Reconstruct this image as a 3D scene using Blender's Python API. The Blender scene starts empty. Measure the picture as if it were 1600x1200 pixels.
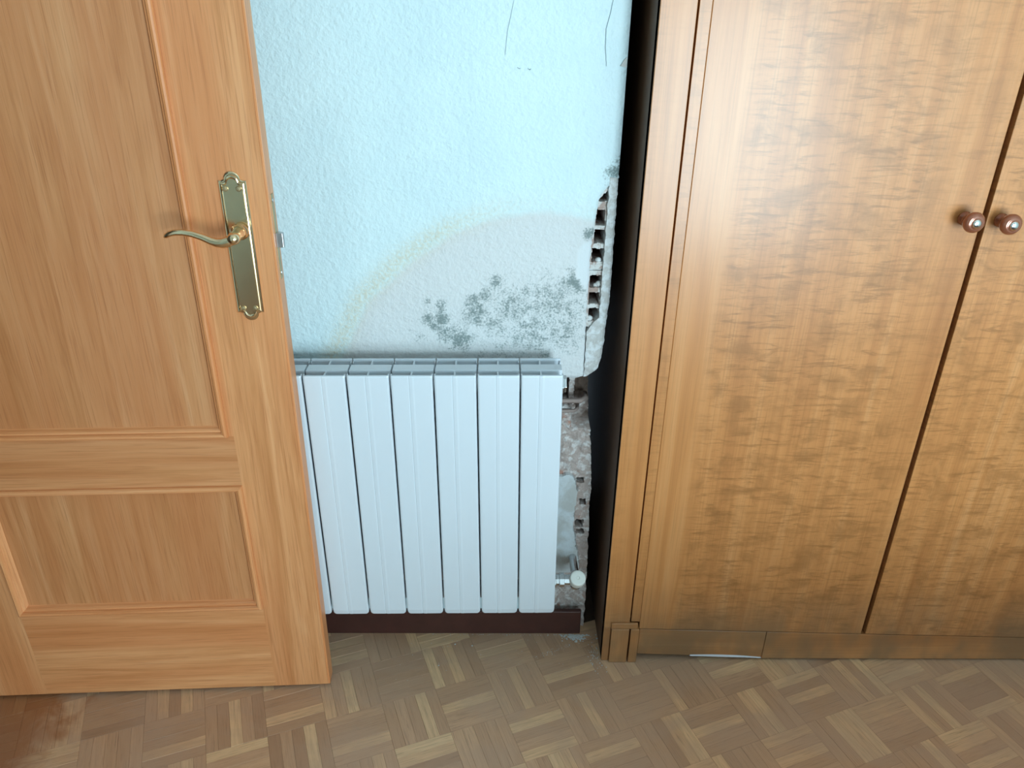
import bpy, math, random
from mathutils import Vector, Matrix, noise

# ------------------------------------------------------------------ scene, camera, light
S = bpy.context.scene
COL = S.collection
rnd = random.Random(7)

FPX, PITCH, YAW, ROLL = 1194.863, .461532, .0207543, .0165876
CAM = Vector((.355528, -1.380509, 1.346535))
F = Vector((math.sin(YAW)*math.cos(PITCH), math.cos(YAW)*math.cos(PITCH), -math.sin(PITCH)))
R0 = Vector((math.cos(YAW), -math.sin(YAW), 0)); U0 = R0.cross(F)
RV = math.cos(ROLL)*R0 + math.sin(ROLL)*U0
UV = -math.sin(ROLL)*R0 + math.cos(ROLL)*U0
cd = bpy.data.cameras.new('camera'); cam = bpy.data.objects.new('camera', cd); COL.objects.link(cam)
cd.sensor_fit = 'HORIZONTAL'; cd.sensor_width = 36; cd.lens = FPX*36/1600; cd.clip_start = .02
M = Matrix((RV, UV, -F)).transposed().to_4x4(); M.translation = CAM
cam.matrix_world = M
S.camera = cam

S.view_settings.view_transform = 'Standard'
S.view_settings.look = 'None'
S.view_settings.gamma = 1
S.view_settings.use_curve_mapping = False
S.view_settings.exposure = 0.0
S.cycles.use_denoising = True
S.cycles.max_bounces = 7
S.cycles.adaptive_threshold = .02

W = bpy.data.worlds.new('sky'); S.world = W; W.use_nodes = True
bg = W.node_tree.nodes['Background']; bg.inputs[0].default_value = (.62, .82, 1, 1); bg.inputs[1].default_value = 1.2

def area(name, loc, direction, sx, sy, power, col, spread=180):
    d = bpy.data.lights.new(name, 'AREA'); d.shape = 'RECTANGLE'; d.size = sx; d.size_y = sy
    d.energy = power; d.color = col; d.spread = math.radians(spread)
    o = bpy.data.objects.new(name, d); COL.objects.link(o); o.location = loc
    o.rotation_euler = Vector(direction).to_track_quat('-Z', 'Y').to_euler()
    return o
# daylight coming in through the balcony door behind the camera
WX0, WX1, WZ0, WZ1 = 1.05, 2.2, .06, 2.12
SHZ = 1.62      # lower edge of an unseen shutter, added to keep the wardrobe sheen low
area('balcony_daylight', ((WX0+WX1)/2, -3.27, (WZ0+SHZ)/2), (0, 1, .20), WX1-WX0-.08, SHZ-WZ0-.12, 84, (.66, .885, 1), 150)

# ------------------------------------------------------------------ helpers
class MB:
    def __init__(s): s.v = []; s.f = []
    def box(s, x0, x1, y0, y1, z0, z1):
        n = len(s.v)
        s.v += [(x0,y0,z0),(x1,y0,z0),(x1,y1,z0),(x0,y1,z0),(x0,y0,z1),(x1,y0,z1),(x1,y1,z1),(x0,y1,z1)]
        s.f += [tuple(n+i for i in q) for q in ((0,3,2,1),(4,5,6,7),(0,1,5,4),(1,2,6,5),(2,3,7,6),(3,0,4,7))]
        return s
    def loft(s, rings, closed=True, cap=True):
        n = len(s.v); k = len(rings[0])
        for r in rings: s.v += [tuple(p) for p in r]
        for i in range(len(rings)-1):
            for j in range(k if closed else k-1):
                a = n+i*k+j; b = n+i*k+(j+1) % k
                s.f.append((a, b, b+k, a+k))
        if cap:
            s.f.append(tuple(n+j for j in reversed(range(k))))
            s.f.append(tuple(n+(len(rings)-1)*k+j for j in range(k)))
        return s
    def prism(s, poly, lo, hi, plane='xz'):
        """extrude a 2D polygon; plane xz -> along y, xy -> along z, yz -> along x"""
        def P(a, b, t):
            return {'xz': (a, t, b), 'xy': (a, b, t), 'yz': (t, a, b)}[plane]
        return s.loft([[P(a, b, lo) for a, b in poly], [P(a, b, hi) for a, b in poly]])
    def lathe(s, prof, origin, axis, seg=24):
        """prof: list of (distance along axis, radius)"""
        a = Vector(axis).normalized(); h = Vector((0,0,1)) if abs(a.z) < .9 else Vector((1,0,0))
        e1 = a.cross(h).normalized(); e2 = a.cross(e1); o = Vector(origin)
        return s.loft([[o+a*t+(e1*math.cos(2*math.pi*j/seg)+e2*math.sin(2*math.pi*j/seg))*max(r, 1e-5) for j in range(seg)] for t, r in prof])
    def tube(s, pts, radii, seg=12, flat=1.0, up=(0,0,1)):
        pts = [Vector(p) for p in pts]; rings = []
        for i, p in enumerate(pts):
            t = (pts[min(i+1, len(pts)-1)]-pts[max(i-1, 0)]).normalized()
            e1 = t.cross(Vector(up)).normalized(); e2 = e1.cross(t)
            r = radii[i] if isinstance(radii, (list, tuple)) else radii
            rings.append([p+e1*math.cos(2*math.pi*j/seg)*r*flat+e2*math.sin(2*math.pi*j/seg)*r for j in range(seg)])
        return s.loft(rings)

def mesh(name, mb, mat=None, smooth=False):
    m = bpy.data.meshes.new(name); m.from_pydata([tuple(p) for p in mb.v], [], mb.f)
    if mat: m.materials.append(mat)
    if smooth: m.shade_smooth()
    import bmesh
    b = bmesh.new(); b.from_mesh(m); bmesh.ops.recalc_face_normals(b, faces=b.faces); b.to_mesh(m); b.free()
    m.update(); return m
def obj(name, mb, mat, parent=None, bevel=0, seg=2, smooth=False, label=None):
    o = bpy.data.objects.new(name, mesh(name, mb, mat, smooth)); COL.objects.link(o); o.parent = parent
    if bevel:
        b = o.modifiers.new('bevel', 'BEVEL'); b.width = bevel; b.segments = seg; b.limit_method = 'ANGLE'; b.angle_limit = math.radians(35)
        b.harden_normals = False
        for p in o.data.polygons: p.use_smooth = False
    if label: o['label'] = label
    return o
def empty(name, loc, rot=(0,0,0)):
    o = bpy.data.objects.new(name, None); COL.objects.link(o); o.location = loc; o.rotation_euler = rot; o.empty_display_size = .1; return o
def tag(o, label, cat, kind=None, group=None):
    o['label'] = label; o['category'] = cat
    if kind: o['kind'] = kind
    if group: o['group'] = group
    return o
def box(name, x0, x1, y0, y1, z0, z1, mat, parent=None, bevel=0, **k):
    return obj(name, MB().box(x0, x1, y0, y1, z0, z1), mat, parent, bevel, **k)
def interp(tab, t):
    tab = sorted(tab)
    if t <= tab[0][0]: return tab[0][1]
    for (a, va), (b, vb) in zip(tab, tab[1:]):
        if t <= b: return va+(vb-va)*(t-a)/(b-a)
    return tab[-1][1]
def sm(a, b, x):
    t = max(0, min(1, (x-a)/(b-a))); return t*t*(3-2*t)
def N(x, y, z=0, s=1): return noise.noise(Vector((x*s, y*s, z)))

# ------------------------------------------------------------------ materials
class NT:
    def __init__(s, name):
        s.m = bpy.data.materials.new(name); s.m.use_nodes = True; s.t = s.m.node_tree
        s.b = s.t.nodes['Principled BSDF']
    def n(s, typ, **k):
        nd = s.t.nodes.new(typ)
        for a, v in k.items(): setattr(nd, a, v)
        return nd
    def l(s, a, b): s.t.links.new(a, b)
    def coord(s, which='Object', scale=(1,1,1), rand=False, off=(0,0,0), src=None):
        mp = s.n('ShaderNodeMapping'); mp.inputs['Scale'].default_value = scale; mp.inputs['Location'].default_value = off
        if src is None:
            tc = s.n('ShaderNodeTexCoord'); src = tc.outputs[which]
        if rand:
            oi = s.n('ShaderNodeObjectInfo'); ml = s.n('ShaderNodeMath', operation='MULTIPLY'); ml.inputs[1].default_value = 13.7
            s.l(oi.outputs['Random'], ml.inputs[0])
            ad = s.n('ShaderNodeVectorMath', operation='ADD'); s.l(src, ad.inputs[0]); s.l(ml.outputs[0], ad.inputs[1]); src = ad.outputs[0]
        s.l(src, mp.inputs[0]); return mp.outputs[0]
    def noise(s, vec, scale=1, detail=3, rough=.55, dist=0):
        t = s.n('ShaderNodeTexNoise'); s.l(vec, t.inputs['Vector'])
        t.inputs['Scale'].default_value = scale; t.inputs['Detail'].default_value = detail
        t.inputs['Roughness'].default_value = rough; t.inputs['Distortion'].default_value = dist
        return t.outputs['Fac']
    def ramp(s, fac, stops):
        r = s.n('ShaderNodeValToRGB'); el = r.color_ramp.elements
        while len(el) < len(stops): el.new(.5)
        for e, (p, c) in zip(el, stops): e.position = p; e.color = (*c, 1) if len(c) == 3 else c
        s.l(fac, r.inputs[0]); return r.outputs['Color']
    def rng(s, fac, a, b, lo=0., hi=1.):
        r = s.n('ShaderNodeMapRange'); r.interpolation_type = 'SMOOTHSTEP'
        for i, v in enumerate((a, b, lo, hi)): r.inputs[i+1].default_value = v
        s.l(fac, r.inputs[0]); return r.outputs[0]
    def mix(s, fac, a, b, blend='MIX'):
        m = s.n('ShaderNodeMix', data_type='RGBA', blend_type=blend)
        if isinstance(fac, (int, float)): m.inputs[0].default_value = fac
        else: s.l(fac, m.inputs[0])
        for sock, v in ((m.inputs[6], a), (m.inputs[7], b)):
            if isinstance(v, tuple): sock.default_value = (*v, 1)
            else: s.l(v, sock)
        return m.outputs[2]
    def math(s, op, a, b=None, clamp=False):
        m = s.n('ShaderNodeMath', operation=op, use_clamp=clamp)
        for i, v in enumerate((a, b)):
            if v is None: continue
            if isinstance(v, (int, float)): m.inputs[i].default_value = v
            else: s.l(v, m.inputs[i])
        return m.outputs[0]
    def attr(s, name, typ='GEOMETRY'):
        a = s.n('ShaderNodeAttribute', attribute_name=name, attribute_type=typ); return a.outputs['Fac']
    def bump(s, h, strength=.3, dist=.001):
        b = s.n('ShaderNodeBump'); b.inputs['Strength'].default_value = strength; b.inputs['Distance'].default_value = dist
        s.l(h, b.inputs['Height']); s.l(b.outputs[0], s.b.inputs['Normal'])
    def fin(s, col=None, rough=.5, metal=0, coat=0, coat_rough=.1, spec=.5):
        if isinstance(col, tuple): s.b.inputs['Base Color'].default_value = (*col, 1)
        elif col is not None: s.l(col, s.b.inputs['Base Color'])
        if isinstance(rough, (int, float)): s.b.inputs['Roughness'].default_value = rough
        else: s.l(rough, s.b.inputs['Roughness'])
        s.b.inputs['Metallic'].default_value = metal
        s.b.inputs['Coat Weight'].default_value = coat; s.b.inputs['Coat Roughness'].default_value = coat_rough
        s.b.inputs['Specular IOR Level'].default_value = spec
        return s.m

def lin(r, g, b):
    return tuple(((c/255)/12.92 if c/255 < .04045 else ((c/255+.055)/1.055)**2.4) for c in (r, g, b))

def plain(name, col, rough=.5, metal=0, nscale=60, amp=.12, **k):
    t = NT(name); n = t.noise(t.coord(), nscale, 3)
    c = t.mix(n, tuple(x*(1-amp) for x in col), tuple(min(1, x*(1+amp)) for x in col))
    return t.fin(c, rough, metal, **k)

def oak(name, axis='Z', tint=1.0):
    """orange varnished oak veneer; grain along the given local axis"""
    t = NT(name)
    def sc(across, along): return (across, across, along) if axis == 'Z' else (along, across, across)
    broad = t.noise(t.coord(scale=sc(9, .9), rand=True), 1, 3, .5, .8)
    band = t.noise(t.coord(scale=sc(34, 1.6), rand=True), 1, 4, .6, 1.2)
    fine = t.noise(t.coord(scale=sc(420, 9), rand=True), 1, 3, .6, .2)
    a, b, c = lin(194, 124, 72), lin(222, 152, 99), lin(238, 175, 124)
    col = t.ramp(band, [(.25, a), (.5, b), (.78, c)])
    col = t.mix(t.rng(broad, .35, .65, 0, .55), col, lin(208, 126, 74))
    col = t.mix(t.rng(fine, .48, .72, 0, .5), col, lin(176, 104, 58))
    if tint != 1: col = t.mix(1.0, col, (tint, tint, tint), 'MULTIPLY')
    t.bump(fine, .12, .0005)
    return t.fin(col, t.rng(fine, .3, .7, .36, .46), coat=.15, coat_rough=.3)

def sycamore(name, axis='Z', figure=1.0, grime_shade=False):
    """honey veneer with vertical bands and short cross strokes"""
    t = NT(name)
    def sc(across, along): return (across, across, along) if axis == 'Z' else (along, across, across)
    wide = t.noise(t.coord(scale=sc(5.5, .35), rand=True), 1, 2, .5, .3)
    band = t.noise(t.coord(scale=sc(26, 1.1), rand=True), 1, 4, .6, .5)
    fine = t.noise(t.coord(scale=sc(330, 5), rand=True), 1, 3, .6, .2)
    stroke = t.noise(t.coord(scale=sc(17, 120), rand=True), 1, 5, .65, .7)
    blot = t.noise(t.coord(scale=sc(16, 20), rand=True), 1, 4, .6, .5)
    a, b, c = lin(176, 110, 58), lin(200, 132, 75), lin(214, 150, 95)
    col = t.ramp(band, [(.25, a), (.5, b), (.75, c)])
    col = t.mix(t.rng(fine, .45, .75, 0, .35), col, lin(154, 100, 52))
    if axis == 'Z' and figure >= 1:      # straight-grained band along the hinge side, figured beyond it
        sp_ = t.n('ShaderNodeSeparateXYZ'); t.l(t.n('ShaderNodeTexCoord').outputs['Object'], sp_.inputs[0])
        mask = t.rng(t.math('ADD', sp_.outputs[0], t.math('MULTIPLY', t.math('SUBTRACT', wide, .5), .22)), .165, .215, .04, 1)
        mask = t.math('MULTIPLY', mask, t.rng(wide, .36, .56, .45, 1))
    else: mask = t.rng(wide, .43, .56, .05, 1)
    k = t.math('MULTIPLY', t.rng(stroke, .47, .70, 0, .62*figure), mask)
    col = t.mix(k, col, lin(138, 88, 44))
    k2 = t.math('MULTIPLY', t.rng(blot, .44, .70, 0, .55*figure), mask)
    col = t.mix(k2, col, lin(146, 94, 48))
    if grime_shade:      # greyed, dirty varnish low on the front, with the shade at its foot painted in
        g = t.n('ShaderNodeNewGeometry'); sx = t.n('ShaderNodeSeparateXYZ'); t.l(g.outputs['Position'], sx.inputs[0])
        gn = t.noise(t.coord(scale=(9, 9, 5)), 1, 3, .6)
        low = t.math('MULTIPLY', t.rng(sx.outputs[2], .05, .24, 1, 0), t.rng(gn, .3, .62, .15, .75))
        col = t.mix(low, col, lin(122, 98, 72))
    t.bump(fine, .06, .0004)
    return t.fin(col, .40, coat=.36, coat_rough=.22, spec=.42)

def wall_paint(name='gotele_paint'):
    t = NT(name)
    co = t.coord()
    fine = t.noise(co, 170, 3, .55); mid = t.noise(co, 75, 2, .5); big = t.noise(co, 7, 3, .6)
    st, ring, mold, flake = (t.attr(a) for a in ('stain', 'ring', 'mold', 'flake'))
    col = t.mix(t.rng(big, .3, .7), lin(210, 228, 231), lin(216, 233, 235))
    stf = t.math('ADD', st, t.math('MULTIPLY', t.math('SUBTRACT', big, .5), .5))
    stf = t.math('MULTIPLY', t.rng(stf, .35, .75), t.rng(st, 0, .2))
    col = t.mix(stf, col, lin(214, 214, 213))
    rf = t.math('MULTIPLY', ring, t.rng(fine, .3, .65, .25, 1))
    col = t.mix(t.math('MULTIPLY', rf, .6), col, lin(210, 194, 160))
    # mould: grey-green speckle growing out of the damp patch
    sp = t.noise(co, 260, 4, .65); sp2 = t.noise(co, 60, 4, .6)
    mm = t.math('ADD', t.math('MULTIPLY', sp, .56), t.math('MULTIPLY', sp2, .44))
    mm = t.math('ADD', mm, t.math('MULTIPLY', mold, .34))
    mf = t.math('MULTIPLY', t.rng(mm, .60, .80), t.rng(mold, .0, .12))
    col = t.mix(t.math('MULTIPLY', mf, .85), col, lin(104, 120, 117))
    col = t.mix(flake, col, lin(217, 220, 221))
    h = t.math('ADD', t.math('MULTIPLY', fine, .55), t.math('MULTIPLY', mid, .75))
    h = t.math('MULTIPLY', h, t.math('SUBTRACT', 1.0, t.math('MULTIPLY', flake, .8)))
    t.bump(h, .55, .006)
    return t.fin(col, .62, spec=.35)

def masonry_mat(name, base, dust, red, redlo, dustlo, inside=(96, 56, 46)):
    t = NT(name); co = t.coord()
    n1 = t.noise(co, 22, 4, .65, .4); n2 = t.noise(co, 60, 4, .6); n3 = t.noise(co, 220, 3, .6)
    col = t.mix(t.rng(n1, redlo, redlo+.16), base, red)
    col = t.mix(t.rng(n2, dustlo, dustlo+.14, 0, .95), col, dust)
    col = t.mix(t.rng(n3, .5, .75, 0, .35), col, tuple(x*.55 for x in base))
    p = t.attr('patch')
    pc = t.mix(t.rng(n1, .35, .65), lin(186, 186, 182), lin(206, 212, 214))
    col = t.mix(p, col, pc)
    col = t.mix(t.attr('cell'), col, lin(*inside))  # bare brick in cells and cavities, darkened to deepen their shade by colour
    t.bump(n2, .5, .004)
    return t.fin(col, .85, spec=.2)

def slat_mat(name, typ):
    t = NT(name)
    tone = t.attr('tone', typ)
    uv = t.n('ShaderNodeTexCoord').outputs['UV']
    ad = t.n('ShaderNodeVectorMath', operation='ADD'); t.l(uv, ad.inputs[0])
    tm = t.math('MULTIPLY', tone, 41.3); t.l(tm, ad.inputs[1])
    src = ad.outputs[0]
    fine = t.noise(t.coord(scale=(18, 520, 1), src=src), 1, 4, .62, .3)
    band = t.noise(t.coord(scale=(7, 120, 1), src=src), 1, 3, .55, .8)
    base = t.ramp(tone, [(0, lin(170, 128, 98)), (.3, lin(194, 150, 116)), (.62, lin(210, 164, 128)), (.8, lin(228, 180, 136)), (1, lin(236, 194, 148))])
    col = t.mix(t.rng(band, .35, .7, 0, .4), base, lin(186, 142, 108))
    col = t.mix(t.rng(fine, .5, .75, 0, .7), col, lin(140, 104, 78))
    g = t.n('ShaderNodeNewGeometry'); pos = g.outputs['Position']
    sx = t.n('ShaderNodeSeparateXYZ'); t.l(pos, sx.inputs[0])
    # varnish worn off: greyish film in large patches
    wn = t.noise(t.coord(scale=(4, 6, 1), src=pos), 1, 4, .6, .4)
    col = t.mix(t.rng(wn, .38, .62, .05, .6), col, lin(190, 154, 128))
    # old orange varnish left on the boards at the door's hinge side
    on = t.noise(t.coord(scale=(14, 14, 1), src=pos), 1, 4, .6, .5)
    om = t.math('ADD', t.math('MULTIPLY', sx.outputs[0], -4.0), t.math('MULTIPLY', on, 1.4))
    om = t.math('SUBTRACT', om, t.math('MULTIPLY', sx.outputs[1], .2))
    col = t.mix(t.rng(om, 2.75, 3.25, 0, .8), col, lin(158, 92, 44))
    t.bump(fine, .25, .0006)
    return t.fin(col, t.rng(wn, .35, .65, .42, .58), coat=.0, spec=.5)

M_WALL = wall_paint()
M_PLASTER = plain('white_plaster', lin(222, 226, 226), .8, nscale=25, amp=.08, spec=.25)
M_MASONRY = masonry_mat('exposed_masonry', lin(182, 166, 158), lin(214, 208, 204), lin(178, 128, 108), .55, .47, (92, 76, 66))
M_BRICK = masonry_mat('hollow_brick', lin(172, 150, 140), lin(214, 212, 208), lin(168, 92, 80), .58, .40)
M_RENDER = masonry_mat('lime_render', lin(196, 194, 190), lin(218, 220, 220), lin(186, 172, 164), .6, .45)
M_RAW = plain('raw_masonry', lin(120, 100, 90), .9, nscale=20, amp=.3)
M_WALLPLAIN = plain('plain_wall_paint', lin(205, 226, 230), .7, nscale=40, amp=.04)
M_CEIL = plain('ceiling_paint', lin(235, 237, 235), .8, nscale=40, amp=.03)
M_BASE = plain('dark_baseboard', lin(70, 38, 32), .4, nscale=30, amp=.3)
M_OAKV = oak('oak_vertical', 'Z'); M_OAKH = oak('oak_horizontal', 'X')
M_OAKM = oak('oak_moulding', 'X', 1.08); M_OAKMV = oak('oak_moulding_vertical', 'Z', 1.08)  # lifted tint paints the bead highlight into the oak
M_OAKP = oak('oak_panel', 'Z', .86); M_OAKR = oak('oak_rail', 'X', .9)
M_LIP = oak('oak_lipping', 'Z', 1.1)
M_SYCV = sycamore('wardrobe_veneer', 'Z', 1, True); M_SYCP = sycamore('wardrobe_straight_grain', 'Z', .45, True); M_SYCH = sycamore('wardrobe_plinth', 'X', .2, True)
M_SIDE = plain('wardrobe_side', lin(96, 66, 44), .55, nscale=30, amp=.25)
M_DARK = plain('gap_shade', lin(40, 28, 20), .8)
M_WHITE = plain('white_enamel', lin(216, 222, 228), .32, nscale=4, amp=.015, spec=.5)
M_VALVE = plain('white_plastic', lin(226, 224, 216), .45, nscale=50, amp=.06)
M_CHROME = plain('chrome', (.62, .63, .64), .22, 1, nscale=80, amp=.2)
M_OLDPIPE = plain('dusty_pipe', lin(150, 132, 124), .6, .2, nscale=70, amp=.25)
M_STEEL = plain('latch_steel', (.55, .55, .56), .3, 1, nscale=80, amp=.15)
M_BRASS = plain('brass', (.76, .58, .36), .2, 1, nscale=25, amp=.12)
M_BRASSD = plain('brass_dull', (.50, .38, .22), .4, 1, nscale=60, amp=.25)
M_COPPER = plain('knob_varnish', lin(150, 88, 62), .18, .35, nscale=30, amp=.12, coat=.6, coat_rough=.08)
M_BUTTON = plain('knob_button', (.80, .78, .74), .15, 1, nscale=30, amp=.05)
M_DUST = plain('plaster_dust', lin(206, 204, 200), .9, nscale=90, amp=.1)
M_LINE = plain('hairline_crack', lin(120, 140, 146), .9, nscale=90, amp=.2)
M_FRAME = plain('window_frame', lin(230, 230, 228), .4, nscale=30, amp=.03)
M_EDGE = plain('bare_edge_glint', lin(214, 214, 220), .3, nscale=60, amp=.06)
M_SLAT = slat_mat('parquet_oak', 'OBJECT'); M_SLATG = slat_mat('parquet_oak_field', 'GEOMETRY')
M_JOINT = plain('parquet_joint', lin(84, 64, 50), .9, nscale=80, amp=.2)

# ------------------------------------------------------------------ room shell
RX0, RX1, RY0 = -.76, 2.36, -3.36
ZC = 2.5
floor = box('floor', -2.1, RX1+.1, RY0-.1, .62, -.06, -.004, M_JOINT); floor['kind'] = 'structure'
floor['label'] = 'worn basket-weave oak parquet floor'
ceil = box('ceiling', -2.1, RX1+.1, RY0-.1, .72, ZC, ZC+.1, M_CEIL); ceil['kind'] = 'structure'
mb = MB(); mb.box(RX1, RX1+.1, RY0-.1, .72, 0, ZC); wr = obj('wall_right', mb, M_WALLPLAIN); wr['kind'] = 'structure'
# left wall with the doorway the open door belongs to
DY0, DY1 = -1.0, -.215
mb = MB(); mb.box(RX0-.1, RX0, RY0-.1, DY0, 0, ZC); mb.box(RX0-.1, RX0, DY1, .7, 0, ZC); mb.box(RX0-.1, RX0, DY0, DY1, 2.06, ZC)
wl = obj('wall_left', mb, M_WALLPLAIN); wl['kind'] = 'structure'
mb = MB(); mb.box(-2.1, -2.0, RY0-.1, .62, 0, ZC); mb.box(-2.0, RX0-.1, RY0-.1, RY0, 0, ZC); mb.box(-2.0, RX0-.1, .5, .62, 0, ZC)
wc = obj('wall_corridor', mb, M_WALLPLAIN); wc['kind'] = 'structure'
mb = MB(); mb.box(RX0, WX0, RY0-.1, RY0, 0, ZC); mb.box(WX1, RX1, RY0-.1, RY0, 0, ZC); mb.box(WX0, WX1, RY0-.1, RY0, WZ1, ZC); mb.box(WX0, WX1, RY0-.1, RY0, 0, WZ0)
wb = obj('wall_rear', mb, M_WALLPLAIN); wb['kind'] = 'structure'
wa = box('wall_alcove', .566, RX1, .60, .72, 0, ZC, M_WALLPLAIN); wa['kind'] = 'structure'
# door casing round the opening
tr = empty('trim_1', (RX0, (DY0+DY1)/2, 0)); tr['kind'] = 'structure'; tr['label'] = 'oak door casing'
box('casing_jamb', 0, .012, -.4625, -.3925, 0, 2.06, M_OAKV, tr, .003)
box('casing_head', 0, .012, -.4625, .3925, 2.06, 2.13, M_OAKV, tr, .003)
# balcony door
win = empty('window_1', ((WX0+WX1)/2, RY0-.05, WZ0)); win['kind'] = 'structure'; win['label'] = 'balcony door'
ww, wh = WX1-WX0, WZ1-WZ0
for a, b in ((-ww/2, -ww/2+.05), (-.03, .03), (ww/2-.05, ww/2)): box('frame_post', a, b, -.03, .03, 0, wh, M_FRAME, win, .003)
for a, b in ((0, .05), (wh-.05, wh)):
    box('frame_rail', -ww/2+.05, -.03, -.029, .029, a, b, M_FRAME, win, .003); box('frame_rail', .03, ww/2-.05, -.029, .029, a, b, M_FRAME, win, .003)
tg = NT('window_glass'); tr_ = tg.n('ShaderNodeBsdfTransparent'); gl = tg.n('ShaderNodeBsdfGlossy'); gl.inputs['Roughness'].default_value = .02
mx = tg.n('ShaderNodeMixShader'); mx.inputs[0].default_value = .06; tg.l(tr_.outputs[0], mx.inputs[1]); tg.l(gl.outputs[0], mx.inputs[2])
tg.l(mx.outputs[0], tg.t.nodes['Material Output'].inputs['Surface'])
for k in range(9): box('shutter_slat', -ww/2+.002, ww/2-.002, -.046, -.036, SHZ-WZ0+k*.053, SHZ-WZ0+k*.053+.051, M_FRAME, win, .003)  # unseen shutter, added to shape the daylight opening
for a, b in ((-ww/2+.05, -.03), (.03, ww/2-.05)): box('pane', a, b, -.004, .004, .05, wh-.05, tg.m, win)

# ------------------------------------------------------------------ wall_back: plaster skin with damp patch, broken corner
PL = [(2.5, .568), (1.070, .568), (1.056, .549), (1.035, .536), (1.006, .532), (.97, .529), (.928, .526), (.878, .526), (.826, .526), (.773, .526), (.718, .527), (.66, .527)]
ARC = [(.023, .716), (.045, .755), (.089, .841), (.166, .918), (.263, .985), (.356, 1.019), (.448, 1.031), (.54, 1.012), (.60, .99)]
MOLD = [(.246,.799,.020,.85),(.219,.801,.014,.85),(.247,.826,.012,.85),(.230,.785,.014,.8),(.256,.768,.024,.72),(.282,.757,.028,.80),(.270,.790,.012,.6),(.314,.811,.030,.75),(.351,.876,.016,.85),(.308,.837,.014,.9),
        (.330,.850,.016,.75),(.382,.824,.050,.62),(.455,.838,.060,.62),(.502,.877,.028,.8),(.420,.772,.055,.6),(.483,.772,.050,.58),(.521,.970,.011,1.1),(.560,1.080,.014,1.2),(.563,1.105,.009,1.0),
        (.220,.836,.008,.8),(.50,.82,.05,.5),(.35,.79,.05,.52),(.36,.74,.06,.4),(.44,.73,.05,.42),(.20,.76,.02,.4),(.52,1.05,.01,.2)]
def stain_at(x, z):
    top = interp(ARC, x)
    if x < .0: return 0., 0.
    # signed distance (approximate) inside the arc
    d = min((math.hypot(x-(a+(c-a)*t/8), z-(b+(e-b)*t/8)) for (a, b), (c, e) in zip(ARC, ARC[1:]) for t in range(9)))
    ins = z < top and x > .023
    s = d if ins else -d
    stain = sm(-.012, .05, s)
    ring = math.exp(-((s-.004)/.022)**2)*(.55+.45*sm(1.03, .95, z))
    return stain, ring*(1-.55*sm(.26, .46, x))
def mold_at(x, z):
    m = 0.
    for a, b, r, w in MOLD:
        q = math.hypot((x-a), (z-b))/r
        if q < 2.2: m = max(m, w*math.exp(-q*q*.8))
    m *= 1-.9*flake_at(x, z)
    return m
def flake_at(x, z):
    q = 1-((z-.912)/.048)**2
    if q <= 0: return 0.
    e = .529-.030*math.sqrt(q)+.003*N(x, z, 3, 90)
    return sm(e-.001, e+.005, x)

def grid_skin(xs_of_row, zs, ys, thick):
    """front grid with a rim and back; xs_of_row(j)->list of x"""
    mbx = MB(); nx = len(xs_of_row(0)); nz = len(zs)
    for j in range(nz):
        xs = xs_of_row(j)
        for i, x in enumerate(xs):
            z = zs[j](x) if callable(zs[j]) else zs[j]
            mbx.v.append((x, ys(x, z), z))
    for j in range(nz-1):
        for i in range(nx-1):
            a = j*nx+i; mbx.f.append((a, a+1, a+1+nx, a+nx))
    ring = [i for i in range(nx)]+[j*nx+nx-1 for j in range(1, nz)]+[(nz-1)*nx+i for i in range(nx-2, -1, -1)]+[j*nx for j in range(nz-2, 0, -1)]
    n0 = len(mbx.v)
    for r in ring: x, y, z = mbx.v[r]; mbx.v.append((x, thick if callable(thick) is False else thick(x, z), z))
    k = len(ring)
    for q in range(k): mbx.f.append((ring[q], n0+q, n0+(q+1) % k, ring[(q+1) % k]))
    return mbx

# upper skin
xs_far = [-.76+.06*i for i in range(11)]            # -.76 .. -.16
xs_near = [-.10+.006*i for i in range(101)]         # -.10 .. .50
edge = [0, .25, .5, .75, 1]
zrows = [.676+.006*i for i in range(130)]
zrows += [1.46, 1.6, 1.9, 2.2, 2.5]
def row_x(j):
    z = zrows[j]; e = interp(PL, z)
    if z < 1.085: e += .0018*N(z, 1, 0, 160)+.0012*N(z, 7, 0, 420)
    return xs_far+xs_near+[.50+(e-.50)*t for t in edge[1:]]
def zbot(x): return .676+(.004*N(x, 2, 0, 60)+.0025*N(x, 5, 0, 200) if x > .40 else 0)
zl = [zbot]+zrows[1:]
def ysk(x, z):
    y = 0
    if x > -.12 and z < 1.46: y += .0008*N(x, z, 1, 14)
    return y
skin = grid_skin(row_x, zl, ysk, .0135)
wall = obj('wall_back', skin, M_WALL); wall['kind'] = 'structure'; wall['label'] = 'pale blue rough-plastered wall with a damp stain and mould'
m = wall.data
for k in ('stain', 'ring', 'mold', 'flake'): m.attributes.new(k, 'FLOAT', 'POINT')
at = {k: m.attributes[k] for k in ('stain', 'ring', 'mold', 'flake')}
for i, v in enumerate(m.vertices):
    x, y, z = v.co
    if z < 1.2 and x > -.02:
        s, r = stain_at(x, z)
        at['stain'].data[i].value = s; at['ring'].data[i].value = r
        at['mold'].data[i].value = mold_at(x, z); at['flake'].data[i].value = flake_at(x, z)
m.shade_smooth()
for p in m.polygons:
    if abs(p.normal.y) < .5: p.use_smooth = False
# lower plaster behind the radiator
box('lower_plaster', -.76, .452, 0, .0135, 0, .674, M_WALLPLAIN, wall)
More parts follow.
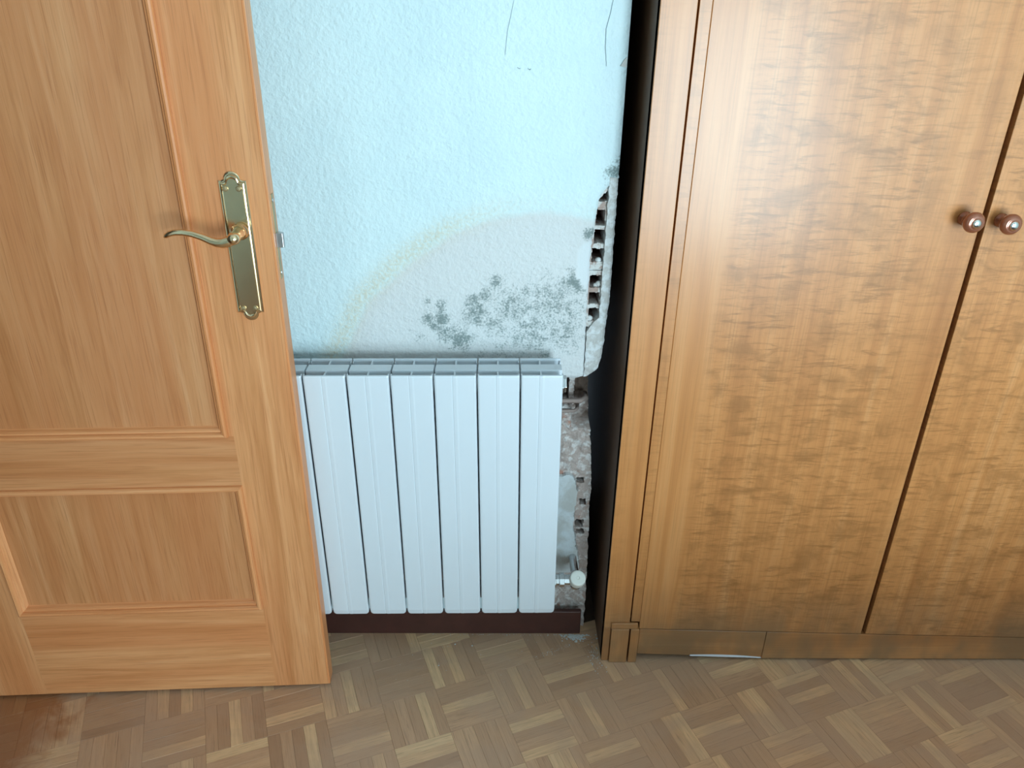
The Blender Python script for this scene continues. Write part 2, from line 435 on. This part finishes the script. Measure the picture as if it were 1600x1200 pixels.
# masonry behind the skin
mb = MB(); mb.box(-.76, .44, .014, .60, 0, ZC); mb.box(.44, .566, .014, .60, 1.066, ZC); mb.box(.44, .515, .014, .60, .69, 1.066)
mb.box(.515, .566, .10, .60, .69, 1.066); mb.box(.44, .545, .085, .60, 0, .69)
obj('masonry_core', mb, M_RAW, wall)

def field(name, xl, xr, z0, z1, nx, nz, yf, back, mat, parent, patch=None, cell=None):
    zs = [z0+(z1-z0)*j/(nz-1) for j in range(nz)]
    def rx(j): a, b = xl(zs[j]), xr(zs[j]); return [a+(b-a)*i/(nx-1) for i in range(nx)]
    g = grid_skin(rx, zs, yf, back)
    o = obj(name, g, mat, parent)
    if patch:
        a = o.data.attributes.new('patch', 'FLOAT', 'POINT')
        for i, v in enumerate(o.data.vertices): a.data[i].value = patch(v.co.x, v.co.z)
    if cell:
        a = o.data.attributes.new('cell', 'FLOAT', 'POINT')
        for i, v in enumerate(o.data.vertices): a.data[i].value = cell(v.co)
    return o

HOLES = [(.534,.553,1.029,1.050),(.534,.549,.984,1.013),(.532,.554,.951,.976),(.530,.552,.915,.940),(.529,.550,.865,.888),(.529,.549,.831,.854),(.531,.550,.796,.822)]
def hole_depth(x, z):
    jx = x+.0016*N(x, z, 5, 130); jz = z+.0018*N(x, z, 9, 130)
    for k, (a, b, c, d) in enumerate(HOLES):
        if k == 0 and jx < a+(jz-c)*.95: continue
        if a < jx < b and c < jz < d: return .075
    return 0
def brick_y(x, z):
    h = hole_depth(x, z)
    if h: return h
    return .005+.003*N(x, z, 2, 55)+.0015*N(x, z, 4, 190)
for z0, z1 in ((.9015, 1.064), (.784, .8975)):
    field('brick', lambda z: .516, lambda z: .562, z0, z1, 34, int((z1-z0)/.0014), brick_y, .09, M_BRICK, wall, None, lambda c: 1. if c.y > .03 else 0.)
field('mortar_joint', lambda z: .516, lambda z: .562, .8975, .9015, 20, 5, lambda x, z: .008+.003*N(x, z, 6, 90), .09, M_RENDER, wall)
SIL = [(1.10, .5675), (.891, .5685), (.839, .5685), (.813, .566), (.76, .5635), (.718, .560), (.697, .5545), (.683, .545), (.676, .536)]
def ren_l(z): return .528+.0015*N(z, 3, 0, 90) if z < .775 else interp([(.775, .528), (.795, .540), (.805, .5505), (1.07, .5525)], z)+.0022*N(z, 1, 0, 70)+.001*N(z, 1, 0, 260)
def ren_r(z): return interp(SIL, z)+.0016*N(z, 8, 0, 80)+.0008*N(z, 8, 0, 300)
def ren_y(x, z):
    y = -.0012+.0016*N(x, z, 3, 45)+.0010*N(x, z, 4, 150)
    if z < .80: y += -.004*sm(.80, .74, z)*(.5+N(x, z, 12, 40))+.006*sm(.70, .676, z)
    return y+.003*sm(ren_r(z)-.004, ren_r(z), x)
field('corner_render', ren_l, ren_r, .676, 1.072, 16, 170, ren_y, .085, M_RENDER, wall)
# lumps of mortar squeezed into the cells
for k, (x, z, r) in enumerate(((.543, .9165, .0055), (.547, .8695, .0060), (.541, .8665, .0045), (.533, .799, .0060))):
    mb = MB(); rings = []
    for a in range(1, 7):
        th = math.pi*a/7
        rings.append([(x+r*(1+.25*N(a, b, k, 1.3))*math.sin(th)*math.cos(b*math.pi/5)*1.15, .012+r*.9*math.sin(th)*math.sin(b*math.pi/5), z+r*math.cos(th)*(1+.2*N(a, b, k+5, 1.7))) for b in range(10)])
    mb.loft(rings); obj('mortar_lump', mb, M_RENDER, wall, smooth=True)
# lower exposed masonry
LOWSIL = [(.69, .545), (.616, .546), (.561, .549), (.486, .556), (.414, .562), (.332, .562), (.232, .565), (.11, .567), (.0, .567)]
PATCH = [(.44, .515), (.43, .524), (.389, .533), (.337, .527), (.294, .528), (.23, .541), (.175, .547)]
def patch_at(x, z):
    xx = x+.003*N(x, z, 3, 70)+.0015*N(x, z, 3, 220)
    a = 1. if (.17 < z < .437+.006*N(x, 4, 0, 60) and xx < interp(PATCH, z)) else 0.
    return a
LH = [(.530,.545,.406,.421),(.539,.553,.349,.364),(.533,.549,.290,.308),(.536,.552,.272,.284)]
def low_y(x, z):
    y = .018+.007*N(x, z, 1, 26)+.004*N(x, z, 2, 75)+.002*N(x, z, 3, 210)
    c = sm(.596, .612, z+.006*N(x, z, 5, 60))
    c2 = sm(.508, .514, x+.004*N(x, z, 6, 60))*sm(.545, .56, z)
    y += .045*max(c, c2*.7)
    if z > .60 and .503 < x < .516: y -= .022      # broken rib of brick standing in the cavity
    jx, jz = x+.002*N(x, z, 5, 110), z+.002*N(x, z, 9, 110)
    for a, b, p, q in LH:
        if a < jx < b and p < jz < q: y += .035
    if z < .43 and not patch_at(x, z) and x > .5: y += .005
    if patch_at(x, z): y = .006+.0018*N(x, z, 1, 20)
    if z < .17: y = y*.9-.003
    return max(y, .001)
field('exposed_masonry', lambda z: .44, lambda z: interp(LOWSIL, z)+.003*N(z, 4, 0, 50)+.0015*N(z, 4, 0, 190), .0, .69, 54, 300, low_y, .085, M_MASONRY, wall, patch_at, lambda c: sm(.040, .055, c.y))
for z, x1, r in ((.616, .537, .0055), (.592, .524, .004)):
    obj('pipe', MB().tube([(.446, .012, z), (.47, .012, z), (x1-.01, .012, z+.001), (x1-.003, .020, z+.002), (x1, .045, z+.002)], r, 10), M_OLDPIPE, wall, smooth=True)
# hairline cracks and flakes in the paint, higher up
def ribbon(pts, w):
    mb = MB(); n = len(pts)
    for i, (x, z) in enumerate(pts):
        ww_ = w*(.35+.65*math.sin(math.pi*(i+.3)/(n)))
        mb.v += [(x-ww_/2, -.0012, z), (x+ww_/2, -.0012, z), (x+ww_/2, .002, z), (x-ww_/2, .002, z)]
    for i in range(n-1):
        for j in range(4):
            a = i*4+j; b = i*4+(j+1) % 4; mb.f.append((a, b, b+4, a+4))
    return mb
def crk(p):
    out = []
    for (a, b), (c, d) in zip(p, p[1:]):
        for t in range(5): u = t/5; out.append((a+(c-a)*u+.0012*N(a+u, b, 0, 30), b+(d-b)*u))
    return out+[p[-1]]
for p, w in (([(.539,1.40),(.537,1.354),(.534,1.334),(.529,1.312),(.530,1.283),(.533,1.255)], .0008), ([(.379,1.38),(.377,1.352),(.372,1.328),(.367,1.305),(.364,1.271)], .00035), ([(.384,1.2515),(.388,1.249),(.390,1.250)], .0018), ([(.402,1.250),(.405,1.2475),(.407,1.2495)], .0016)):
    obj('crack', ribbon(crk(p), w), M_LINE, wall)
obj('paint_flake', MB().prism([(.5565, 1.2555), (.567, 1.254), (.5672, 1.270), (.562, 1.265)], -.0022, .001), M_RENDER, wall)

bb = empty('baseboard_back', (0, 0, 0)); bb['kind'] = 'structure'; bb['label'] = 'dark reddish-brown skirting board under the radiator'
box('board', -.76, .556, -.012, .0, 0, .069, M_BASE, bb, .0025)
bl = empty('baseboard_left', (RX0, 0, 0)); bl['kind'] = 'structure'
box('board', 0, .012, RY0+.002, DY0-.08, 0, .069, M_BASE, bl, .0025)

# ------------------------------------------------------------------ parquet
ANG, TS = math.radians(20), .118
OU, OV = .0319, -.0061
ca, sa = math.cos(ANG), math.sin(ANG)
def to_world(u, v): return (u*ca-v*sa, u*sa+v*ca)
def project(x, y, z=0):
    d = Vector((x, y, z))-CAM; w = d.dot(F)
    if w < .05: return None
    return 800+FPX*d.dot(RV)/w, 600-FPX*d.dot(UV)/w, w
SL, SWD, GAP = TS, TS/5, .0002
def slat_mesh():
    mb = MB(); l, w, c = SL/2-GAP/2, SWD/2-GAP/2, .00035
    mb.v = [(-l,-w,-.006),(l,-w,-.006),(l,w,-.006),(-l,w,-.006),(-l,-w,-c),(l,-w,-c),(l,w,-c),(-l,w,-c),(-l+c,-w+c,0),(l-c,-w+c,0),(l-c,w-c,0),(-l+c,w-c,0)]
    mb.f = [(0,1,5,4),(1,2,6,5),(2,3,7,6),(3,0,4,7),(4,5,9,8),(5,6,10,9),(6,7,11,10),(7,4,8,11),(8,9,10,11)]
    return mb
smb = slat_mesh()
def with_uv(me, uvs):
    uv = me.uv_layers.new(name='UVMap')
    for lp in me.loops: uv.data[lp.index].uv = uvs[lp.vertex_index]
slat_me = mesh('parquet_slat', smb, M_SLAT); with_uv(slat_me, [(v[0], v[1]) for v in smb.v])
slats = []
for i in range(-34, 32):
    for j in range(-40, 18):
        u0, v0 = OU+i*TS, OV+j*TS
        cx, cy = to_world(u0+TS/2, v0+TS/2)
        if not (-2.1 < cx < RX1+.05 and RY0-.05 < cy < .62): continue
        trng = random.Random(i*131+j*7)
        base = trng.choice((.25, .38, .45, .5, .58))
        for k in range(5):
            # along = u for one parity, v for the other
            if (i+j) % 2 == 0: u, v, rot = u0+TS/2, v0+(k+.5)*SWD, ANG
            else: u, v, rot = u0+(k+.5)*SWD, v0+TS/2, ANG+math.pi/2
            x, y = to_world(u, v)
            hx = abs(math.cos(rot))*SL/2+abs(math.sin(rot))*SWD/2; hy = abs(math.sin(rot))*SL/2+abs(math.cos(rot))*SWD/2
            if y-hy > .0 or x > RX1 or y < RY0 or x < -2.0: continue
            tone = base+trng.uniform(-.24, .20)
            if trng.random() < .27: tone = trng.uniform(.74, 1.0)
            tone = max(.02, min(1, tone))
            p = project(x, y); score = 0
            if p and -60 < p[0] < 1660 and 950 < p[1] < 1260:
                vis = 1
                if y > -.085 and x > .60: vis = 0
                if x < -.03 and y > -.15+.047*x: vis = 0
                inside = (0 < p[0] < 1600) + (p[1] < 1200)
                score = vis*(inside+1)/(p[2]**2)
            slats.append((score, x, y, rot, tone, trng.uniform(-.0003, .0003), trng.uniform(-.003, .003)))
slats.sort(key=lambda t: -t[0])
first = [t for t in slats if t[0] > 0][:300]
rest = slats[len(first):]
for s in first:
    o = bpy.data.objects.new('parquet_slat', slat_me); COL.objects.link(o); o.parent = floor
    o.location = (s[1], s[2], s[5]); o.rotation_euler = (s[6], 0, s[3]); o['tone'] = s[4]
rb = MB(); uvs = []; tones = []
for s in rest:
    n = len(rb.v); c, q = math.cos(s[3]), math.sin(s[3])
    for v in smb.v: rb.v.append((s[1]+v[0]*c-v[1]*q, s[2]+v[0]*q+v[1]*c, v[2]+s[5])); uvs.append((v[0], v[1])); tones.append(s[4])
    rb.f += [tuple(n+i for i in f) for f in smb.f]
me = bpy.data.meshes.new('parquet_field'); me.from_pydata(rb.v, [], rb.f); me.materials.append(M_SLATG); with_uv(me, uvs)
ta = me.attributes.new('tone', 'FLOAT', 'POINT')
for i, tv in enumerate(tones): ta.data[i].value = tv
o = bpy.data.objects.new('parquet_field', me); COL.objects.link(o); o.parent = floor; o['kind'] = 'stuff'

# ------------------------------------------------------------------ open door
DA = math.radians(2.692)
door = empty('door_1', (-.0064, -.1686, 0), (0, 0, DA)); door['kind'] = 'structure'
door['label'] = 'open panelled oak door with a brass lever handle'
T = .035; ZB, ZT = .008, 2.033; XL = -.716
LP = (-.597, -.1165, .2295, .530)     # lower panel opening (outer edge of moulding)
UP = (-.597, -.1255, .636, 1.93)
def yb(name, x0, x1, z0, z1, mat, y0=0., y1=T, bev=.0): return box(name, x0, x1, y0, y1, z0, z1, mat, door, bev)
SX = -.1165
yb('stile', SX, -.004, ZB, ZT, M_OAKV)
yb('stile', XL, LP[0], ZB, ZT, M_OAKV)
yb('edge_lipping', -.004, 0, ZB, ZT, M_LIP, .0006, T-.0006, .0005)
yb('rail', LP[0], SX, ZB, LP[2], M_OAKH)
yb('rail', LP[0], SX, LP[3], UP[2], M_OAKR)
yb('rail', LP[0], SX, UP[3], ZT, M_OAKH)
yb('stile', UP[1], SX, UP[2], UP[3], M_OAKV)
yb('panel', LP[0], LP[1], LP[2], LP[3], M_OAKP, .008, .027)
yb('panel', UP[0], UP[1], UP[2], UP[3], M_OAKP, .008, .027)
# mouldings: stepped bead profile mitred at the corners
MPROF = [(0, .001), (.0, -.0045), (.0015, -.0075), (.0045, -.0095), (.0080, -.0085), (.0100, -.0050), (.0105, -.0020), (.0135, -.0012), (.0155, .0015), (.0172, .006), (.0185, .008), (.0185, .010), (0, .010)]
def moulding(rect):
    x0, x1, z0, z1 = rect
    for side in range(4):
        rings = []
        for end in range(2):
            ring = []
            for d, y in MPROF:
                if side == 0: p = ((x0+d, x1-d)[end], y, z0+d)
                elif side == 1: p = (x1-d, y, (z0+d, z1-d)[end])
                elif side == 2: p = ((x1-d, x0+d)[end], y, z1-d)
                else: p = (x0+d, y, (z1-d, z0+d)[end])
                ring.append(p)
            rings.append(ring)
        obj('moulding', MB().loft(rings), M_OAKMV if side % 2 else M_OAKM, door)
moulding(LP); moulding(UP)
# handle plate
def plate_poly(inset):
    w = .0215-inset; zt, zb = 1.0943-inset, .877+inset; r = .0125-inset*.7
    p = [(-w, zb), (-w, zt), (-w+.0045, zt), (-w+.0055, zt-.0025+.003)]
    p += [(-r*math.cos(t*math.pi/10), zt+.002+r*.98*math.sin(t*math.pi/10)) for t in range(11)]
    p += [(w-.0055, zt+.0005), (w-.0045, zt), (w, zt), (w, zb), (w-.0045, zb), (w-.0055, zb-.0005)]
    p += [(r*math.cos(t*math.pi/10), zb-.002-r*.98*math.sin(t*math.pi/10)) for t in range(11)]
    p += [(-w+.0055, zb-.0005), (-w+.0045, zb)]
    return p
PX = -.0527
hp = empty('handle_plate', (PX, 0, 0)); hp.parent = door
hp['label'] = 'long brass handle plate'
rings = []
for ins, y in ((0, 0), (0, -.0025), (.0012, -.0035), (.0026, -.0036), (.0032, -.0056), (.0048, -.0062), (.0056, -.0050), (.0064, -.0044)):
    rings.append([(a, y, b) for a, b in plate_poly(ins)])
obj('backplate', MB().loft(rings), M_BRASS, hp)
for sx_, sz in ((-.0113, 1.0824), (.0093, 1.0824), (-.0103, .885), (.0087, .885)):
    mb = MB(); mb.lathe([(0, .0042), (.0016, .0042), (.0026, .0034), (.0030, .0012), (.0030, 0)], (sx_, -.0044, sz), (0, -1, 0), 14)
    mb.box(sx_-.003, sx_+.003, -.0078, -.0073, sz-.0005, sz+.0005)
    obj('screw', mb, M_BRASSD, hp)
HZ = 1.0185
mb = MB(); mb.lathe([(0, .0125), (.004, .0135), (.008, .0135), (.010, .0115), (.014, .0100), (.018, .0105), (.024, .0098), (.034, .0088), (.040, .0094), (.046, .0098), (.052, .0088), (.0555, .006), (.0565, 0)], (.004, -.0042, HZ-.002), (0, -1, 0), 24)
obj('lever_neck', mb, M_BRASS, hp, smooth=True)
LV = [(.006, 1.0165), (-.004, 1.0120), (-.013, 1.0095), (-.022, 1.0105), (-.030, 1.0135), (-.042, 1.0195), (-.056, 1.0245), (-.070, 1.0268), (-.082, 1.0265), (-.091, 1.0240), (-.097, 1.0205), (-.1000, 1.0185)]
LR = [.0075, .0085, .0080, .0070, .0062, .0056, .0052, .0050, .0048, .0043, .0035, .0015]
obj('lever', MB().tube([(a, -.050-.004*math.sin(i/11*math.pi), b) for i, (a, b) in enumerate(LV)], LR, 14, .85), M_BRASS, hp, smooth=True)
# latch on the door edge
yb('latch_faceplate', -.001, .0010, .93, 1.07, M_BRASSD, .011, .024)
obj('latch_bolt', MB().prism([(.0, .010), (.0115, .010), (.0125, .012), (.0125, .018), (0, .024)], .984, 1.008, 'xy'), M_STEEL, door, .0008)
for zz in (.94, 1.06): obj('latch_screw', MB().lathe([(0, .0035), (.001, .0032), (.0014, 0)], (.0010, .0175, zz), (1, 0, 0), 12), M_STEEL, door)
# hinges on the far edge
for zz in (.25, 1.0, 1.8): obj('hinge', MB().lathe([(0, .006), (.08, .006)], (XL-.004, -.004, zz), (0, 0, 1), 12), M_BRASS, door)

# ------------------------------------------------------------------ radiator
RA = .0103348
rad = empty('radiator', (.24289, -.12, .163), (0, -RA, 0))
tag(rad, 'white sectional aluminium radiator against the damp blue wall', 'radiator')
H = .571
def section_mesh():
    mb = MB(); h = .0386
    # front plate profile (x, y) with rounded edges and a shallow groove left of centre
    pf = [(-h, .010), (-h, .0032), (-h+.0010, .0010), (-h+.0034, .0002), (-.0100, .0), (-.0066, .0001), (-.0058, .0008), (-.0050, .0008), (-.0043, .0001), (.0005, -.0003), (.0020, -.0003), (.0045, .0), (h-.0034, .0002), (h-.0010, .0010), (h, .0032), (h, .010), (h-.002, .010), (h-.0026, .0042), (-h+.0026, .0042), (-h+.002, .010)]
    zs = [(0.0, .9), (.0025, .965), (.006, .99), (.012, 1), (H-.008, 1), (H-.003, 1), (H, 1)]
    rings = []
    for z, s in zs:
        dy = .0012 if z == H else (.0002 if z > H-.004 else 0)
        if z < .012: dy = (.012-z)*.18
        rings.append([(x*s, y+dy, z) for x, y in pf])
    mb.loft(rings)
    # flat middle deck (water body) between the two slots, with a shallow front lip
    mb.loft([[(-h*s, .027, z), (h*s, .027, z), (h*s, .052, z), (-h*s, .052, z)] for z, s in ((.02, .6), (.055, .6), (.06, .45), (H-.05, .45), (H-.045, 1), (H-.0022, 1), (H-.0005, .985))])
    # central webs
    mb.box(-.0032, .0, .0035, .0275, .02, H-.0035)
    mb.box(-.0032, .0, .0515, .0775, .02, H-.0035)
    # rear plate and front side fins
    mb.box(-h, h, .0765, .0795, .012, H)
    for s in (-1, 1):
        mb.box(min(s*h, s*(h-.0016)), max(s*h, s*(h-.0016)), .003, .0105, .02, H-.004)
        mb.box(min(s*h, s*(h-.0016)), max(s*h, s*(h-.0016)), .0680, .0770, .02, H-.004)
    # round headers joining the sections
    for z in (.0355, H-.0355): mb.lathe([(-.0399, .019), (.0399, .019)], (0, .040, z), (1, 0, 0), 16)
    return mb
sec_me = mesh('radiator_section', section_mesh(), M_WHITE)
for i in range(-2, 6):
    o = bpy.data.objects.new('section', sec_me); COL.objects.link(o); o.parent = rad; o.location = (i*.08+.04-.24, 0, 0)
rx = .48-.24
# blind plug at the top, valve at the bottom
obj('blind_plug', MB().lathe([(-.002, .019), (.003, .019), (.0035, .0165), (.008, .0165), (.009, .0145), (.009, 0)], (rx, .040, H-.0355), (1, 0, 0), 6), M_CHROME, rad, .0008)
vz = .062
mb = MB(); mb.lathe([(-.012, .016), (.002, .016), (.003, .0125), (.009, .0125), (.010, .0155), (.020, .0155), (.021, .011), (.034, .011)], (rx, .036, vz), (1, 0, 0), 8)
obj('valve_nut', mb, M_CHROME, rad)
mb = MB(); mb.lathe([(-.02, .012), (.0, .014), (.016, .014)], (rx+.047, .040, vz-.004), (0, -.25, .97), 16); mb.tube([(rx+.047, .045, vz-.005), (rx+.047, .075, vz-.010), (rx+.047, .115, vz-.012), (rx+.047, .135, vz-.012)], .009, 12)
obj('valve_body', mb, M_CHROME, rad)
ax = Vector((.05, -.56, .83)).normalized(); ko = Vector((rx+.0475, .034, vz-.002))
mb = MB(); mb.lathe([(0, .0145), (.001, .0165), (.012, .0172), (.0215, .0172), (.0238, .0160), (.0246, .0135), (.0246, .0040), (.0228, .0030), (.0228, 0)], ko, ax, 28)
obj('valve_knob', mb, M_VALVE, rad, smooth=False, label='round white plastic valve knob')
for px in (-.20, .16): 
    mb = MB(); mb.box(px-.006, px+.006, .0795, .1195, H-.10, H-.075); mb.box(px-.006, px+.006, .060, .066, H-.10, H-.05); mb.box(px-.006, px+.006, .060, .0830, H-.10, H-.092)
    obj('wall_bracket', mb, M_WHITE, rad)

# ------------------------------------------------------------------ wardrobe
WY = -.095; WX = .597
wd = empty('wardrobe', (WX, WY, 0))
tag(wd, 'large honey-veneered wardrobe with round knobs standing beside the broken wall corner', 'wardrobe')
def wbx(name, x0, x1, y0, y1, z0, z1, mat, bev=0, parent=None, **k): return box(name, x0-WX, x1-WX, y0-WY, y1-WY, z0, z1, mat, parent or wd, bev, **k)
WT = 2.15; WR = 2.33
def zb_(x): return .0972-.0285*(x-.674)
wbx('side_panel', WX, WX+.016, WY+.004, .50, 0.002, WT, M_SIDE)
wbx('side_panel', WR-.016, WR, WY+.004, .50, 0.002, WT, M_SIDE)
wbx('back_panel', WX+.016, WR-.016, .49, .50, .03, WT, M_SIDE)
wbx('bottom_panel', WX+.016, WR-.016, WY+.03, .49, .03, .045, M_SIDE)
wbx('top_panel', WX, WR, WY+.002, .50, WT, WT+.025, M_SYCH, .002)
for x in (1.176, 1.708): wbx('divider', x, x+.018, WY+.024, .49, .045, WT, M_DARK)  # dark colour paints the shade behind the door gaps
# pilaster: edge band, field, and the narrow strip next to the door
wbx('pilaster_foot', WX, .6125, WY, WY+.022, .001, .1, M_SYCP, .0008)
wbx('pilaster', WX, .6535, WY, WY+.022, .1003, WT, M_SYCP, .0008)
wbx('pilaster', WR-.058, WR, WY, WY+.022, .001, WT, M_SYCP, .001)
def slab(name, x0, x1, z0a, z0b, z1, y0, y1, mat, parent=None, bev=.0012):
    mb = MB(); p = [(x0-WX, z0a), (x1-WX, z0b), (x1-WX, z1), (x0-WX, z1)]
    return obj(name, mb.prism(p, y0-WY, y1-WY), mat, parent or wd, bev)
# base block under the pilaster
wbx('base_block', .6135, .6535, WY-.006, WY+.02, .001, .100, M_SYCP, .0012)
wbx('base_block', .657, .676, WY-.006, WY+.02, .001, .100, M_SYCP, .0012)
wbx('block_cap', .6125, .6715, WY-.005, WY+.0, .1005, .1165, M_SYCH, .0012)
# doors (lipping strip on the leftmost one)
KN = []
d1 = slab('door', .676, 1.1805, zb_(.676), zb_(1.1805), WT-.004, WY, WY+.02, M_SYCV)
slab('lipping', .6565, .6757, .118, .118, WT-.004, WY+.0004, WY+.02, M_SYCP, d1, .0005)
d2 = slab('door', 1.1905, 1.712, zb_(1.1905), zb_(1.712), WT-.004, WY, WY+.02, M_SYCV)
d3 = slab('door', 1.721, WR-.060, zb_(1.721), zb_(WR-.06), WT-.004, WY, WY+.02, M_SYCV)
# plinth in two boards: the left one bowed up off the floor, its chipped bottom edge painted with a pale glint
def plinth(x0, x1, zl_, zr_, n=12):
    mb = MB(); rings = []
    for i in range(n+1):
        t = i/n; x = x0+(x1-x0)*t; zb = zl_+(zr_-zl_)*t
        rings.append([(x-WX, .001, zb), (x-WX, .018, zb), (x-WX, .018, zb_(x)-.0025), (x-WX, .0012, zb_(x)-.0025)])
    return mb.loft(rings)
obj('plinth', plinth(.678, .9655, .0205, .0095), M_SYCH, wd, .001)
obj('plinth', plinth(.9665, WR-.06, .006, .002, 20), M_SYCH, wd, .001)
mb = MB()
rings = []
for i in range(11):
    t = i/10; x = .80+(.9645-.80)*t; z = .0205+(.0095-.0205)*(x-.678)/(.9655-.678); hgt = .0048*math.sin(math.pi*min(1, t*.9+.08))**.7
    rings.append([(x-WX, -.0006, z-.0005), (x-WX, .002, z-.0005), (x-WX, .002, z+hgt), (x-WX, .0004, z+hgt)])
obj('chipped_edge_glint', mb.loft(rings), M_EDGE, wd, label='pale strip painting the glint on the chipped plinth edge')
# knobs
def knob(x, z, par):
    k = MB(); o_ = (x-WX, 0, z)
    k.lathe([(0, .0115), (.003, .0120), (.005, .0085), (.012, .0070), (.018, .0080), (.021, .0130), (.025, .0168), (.030, .0178), (.034, .0168), (.037, .0140), (.0385, .0110), (.0380, .0098), (.0392, .0085), (.0392, 0)], o_, (0, -1, 0), 32)
    kn = obj('knob', k, M_COPPER, par, smooth=True)
    b = MB(); b.lathe([(.0385, .0078), (.0405, .0074), (.0418, .0055), (.0424, .0025), (.0425, 0)], o_, (0, -1, 0), 24)
    obj('knob_button', b, M_BUTTON, kn, smooth=True)
knob(1.150, 1.030, d1); knob(1.2136, 1.0275, d2); knob(1.75, 1.0275, d3)

# ------------------------------------------------------------------ unseen bed added to block low light from the wardrobe foot
BX0, BX1, BY0, BY1 = .86, 2.30, -1.84, -.96
M_BEDWOOD = oak('bed_oak', 'X', .7); M_SHEET = plain('bed_sheet', lin(206, 204, 200), .85, nscale=60, amp=.05); M_BLANKET = plain('bed_blanket', lin(84, 82, 92), .95, nscale=120, amp=.2)
shade_bed = empty('shade_bed', ((BX0+BX1)/2, (BY0+BY1)/2, 0)); tag(shade_bed, 'unseen low bed added to shade the foot of the wardrobe', 'shade_bed')
bx2, by2 = (BX1-BX0)/2, (BY1-BY0)/2
box('bed_frame', -bx2, bx2, -by2, by2, .17, .27, M_BEDWOOD, shade_bed, .006)
for sx_ in (-1, 1):
    for sy_ in (-1, 1): box('leg', sx_*(bx2-.06)-.03, sx_*(bx2-.06)+.03, sy_*(by2-.06)-.03, sy_*(by2-.06)+.03, 0, .17, M_BEDWOOD, shade_bed, .004)
box('mattress', -bx2+.015, bx2-.015, -by2+.015, by2-.015, .27, .43, M_SHEET, shade_bed, .03, seg=4)
mb = MB(); mb.prism([(-by2-.004, .25), (-by2-.004, .435), (-by2+.02, .452), (by2-.02, .452), (by2+.004, .435), (by2+.004, .25), (by2-.004, .25), (by2-.006, .43), (by2-.024, .442), (-by2+.024, .442), (-by2+.006, .43), (-by2+.004, .25)], -bx2+.002, bx2-.35, 'yz')
obj('blanket', mb, M_BLANKET, shade_bed, .002)

# ------------------------------------------------------------------ plaster crumbs on the floor
mb = MB(); cr = random.Random(3)
def crumb(x, y, r):
    n = len(mb.v); z = r*.35
    pts = [(cr.uniform(.6, 1.2)*r*math.cos(a*math.pi/3+cr.uniform(-.3, .3)), cr.uniform(.6, 1.2)*r*math.sin(a*math.pi/3)) for a in range(6)]
    mb.v.extend([(x+a, y+b, .0002) for a, b in pts]); mb.v.extend([(x+a*.6, y+b*.6, z*cr.uniform(.8, 1.6)) for a, b in pts])
    for a in range(6): mb.f.append((n+a, n+(a+1) % 6, n+6+(a+1) % 6, n+6+a))
    mb.f.append(tuple(n+6+a for a in range(6)))
for _ in range(260):
    x = cr.gauss(.545, .016); y = -.0145-abs(cr.gauss(0, .010)); crumb(x, y, cr.uniform(.0006, .0030))
for _ in range(110):
    x = cr.gauss(.590, .012); y = cr.gauss(-.085, .022)
    if x < .594 or y < -.105: crumb(x, y, cr.uniform(.0004, .0018))
for _ in range(90): crumb(cr.uniform(.20, .54), -.013-abs(cr.gauss(0, .003)), cr.uniform(.0004, .0014))
for _ in range(60):
    t = cr.random(); crumb(.44+.09*t+cr.gauss(0, .004), -.085+.035*t+cr.gauss(0, .004), cr.uniform(.0004, .0011))
for _ in range(50): crumb(cr.uniform(.1, .62), cr.uniform(-.16, -.03), cr.uniform(.0004, .0011))
for x, y in ((.26, -.046), (.226, -.11), (.30, -.05)): crumb(x, y, .0022)
dust = obj('plaster_crumbs', mb, M_DUST)
tag(dust, 'white plaster crumbs and dust on the parquet below the broken wall corner', 'debris', 'stuff')
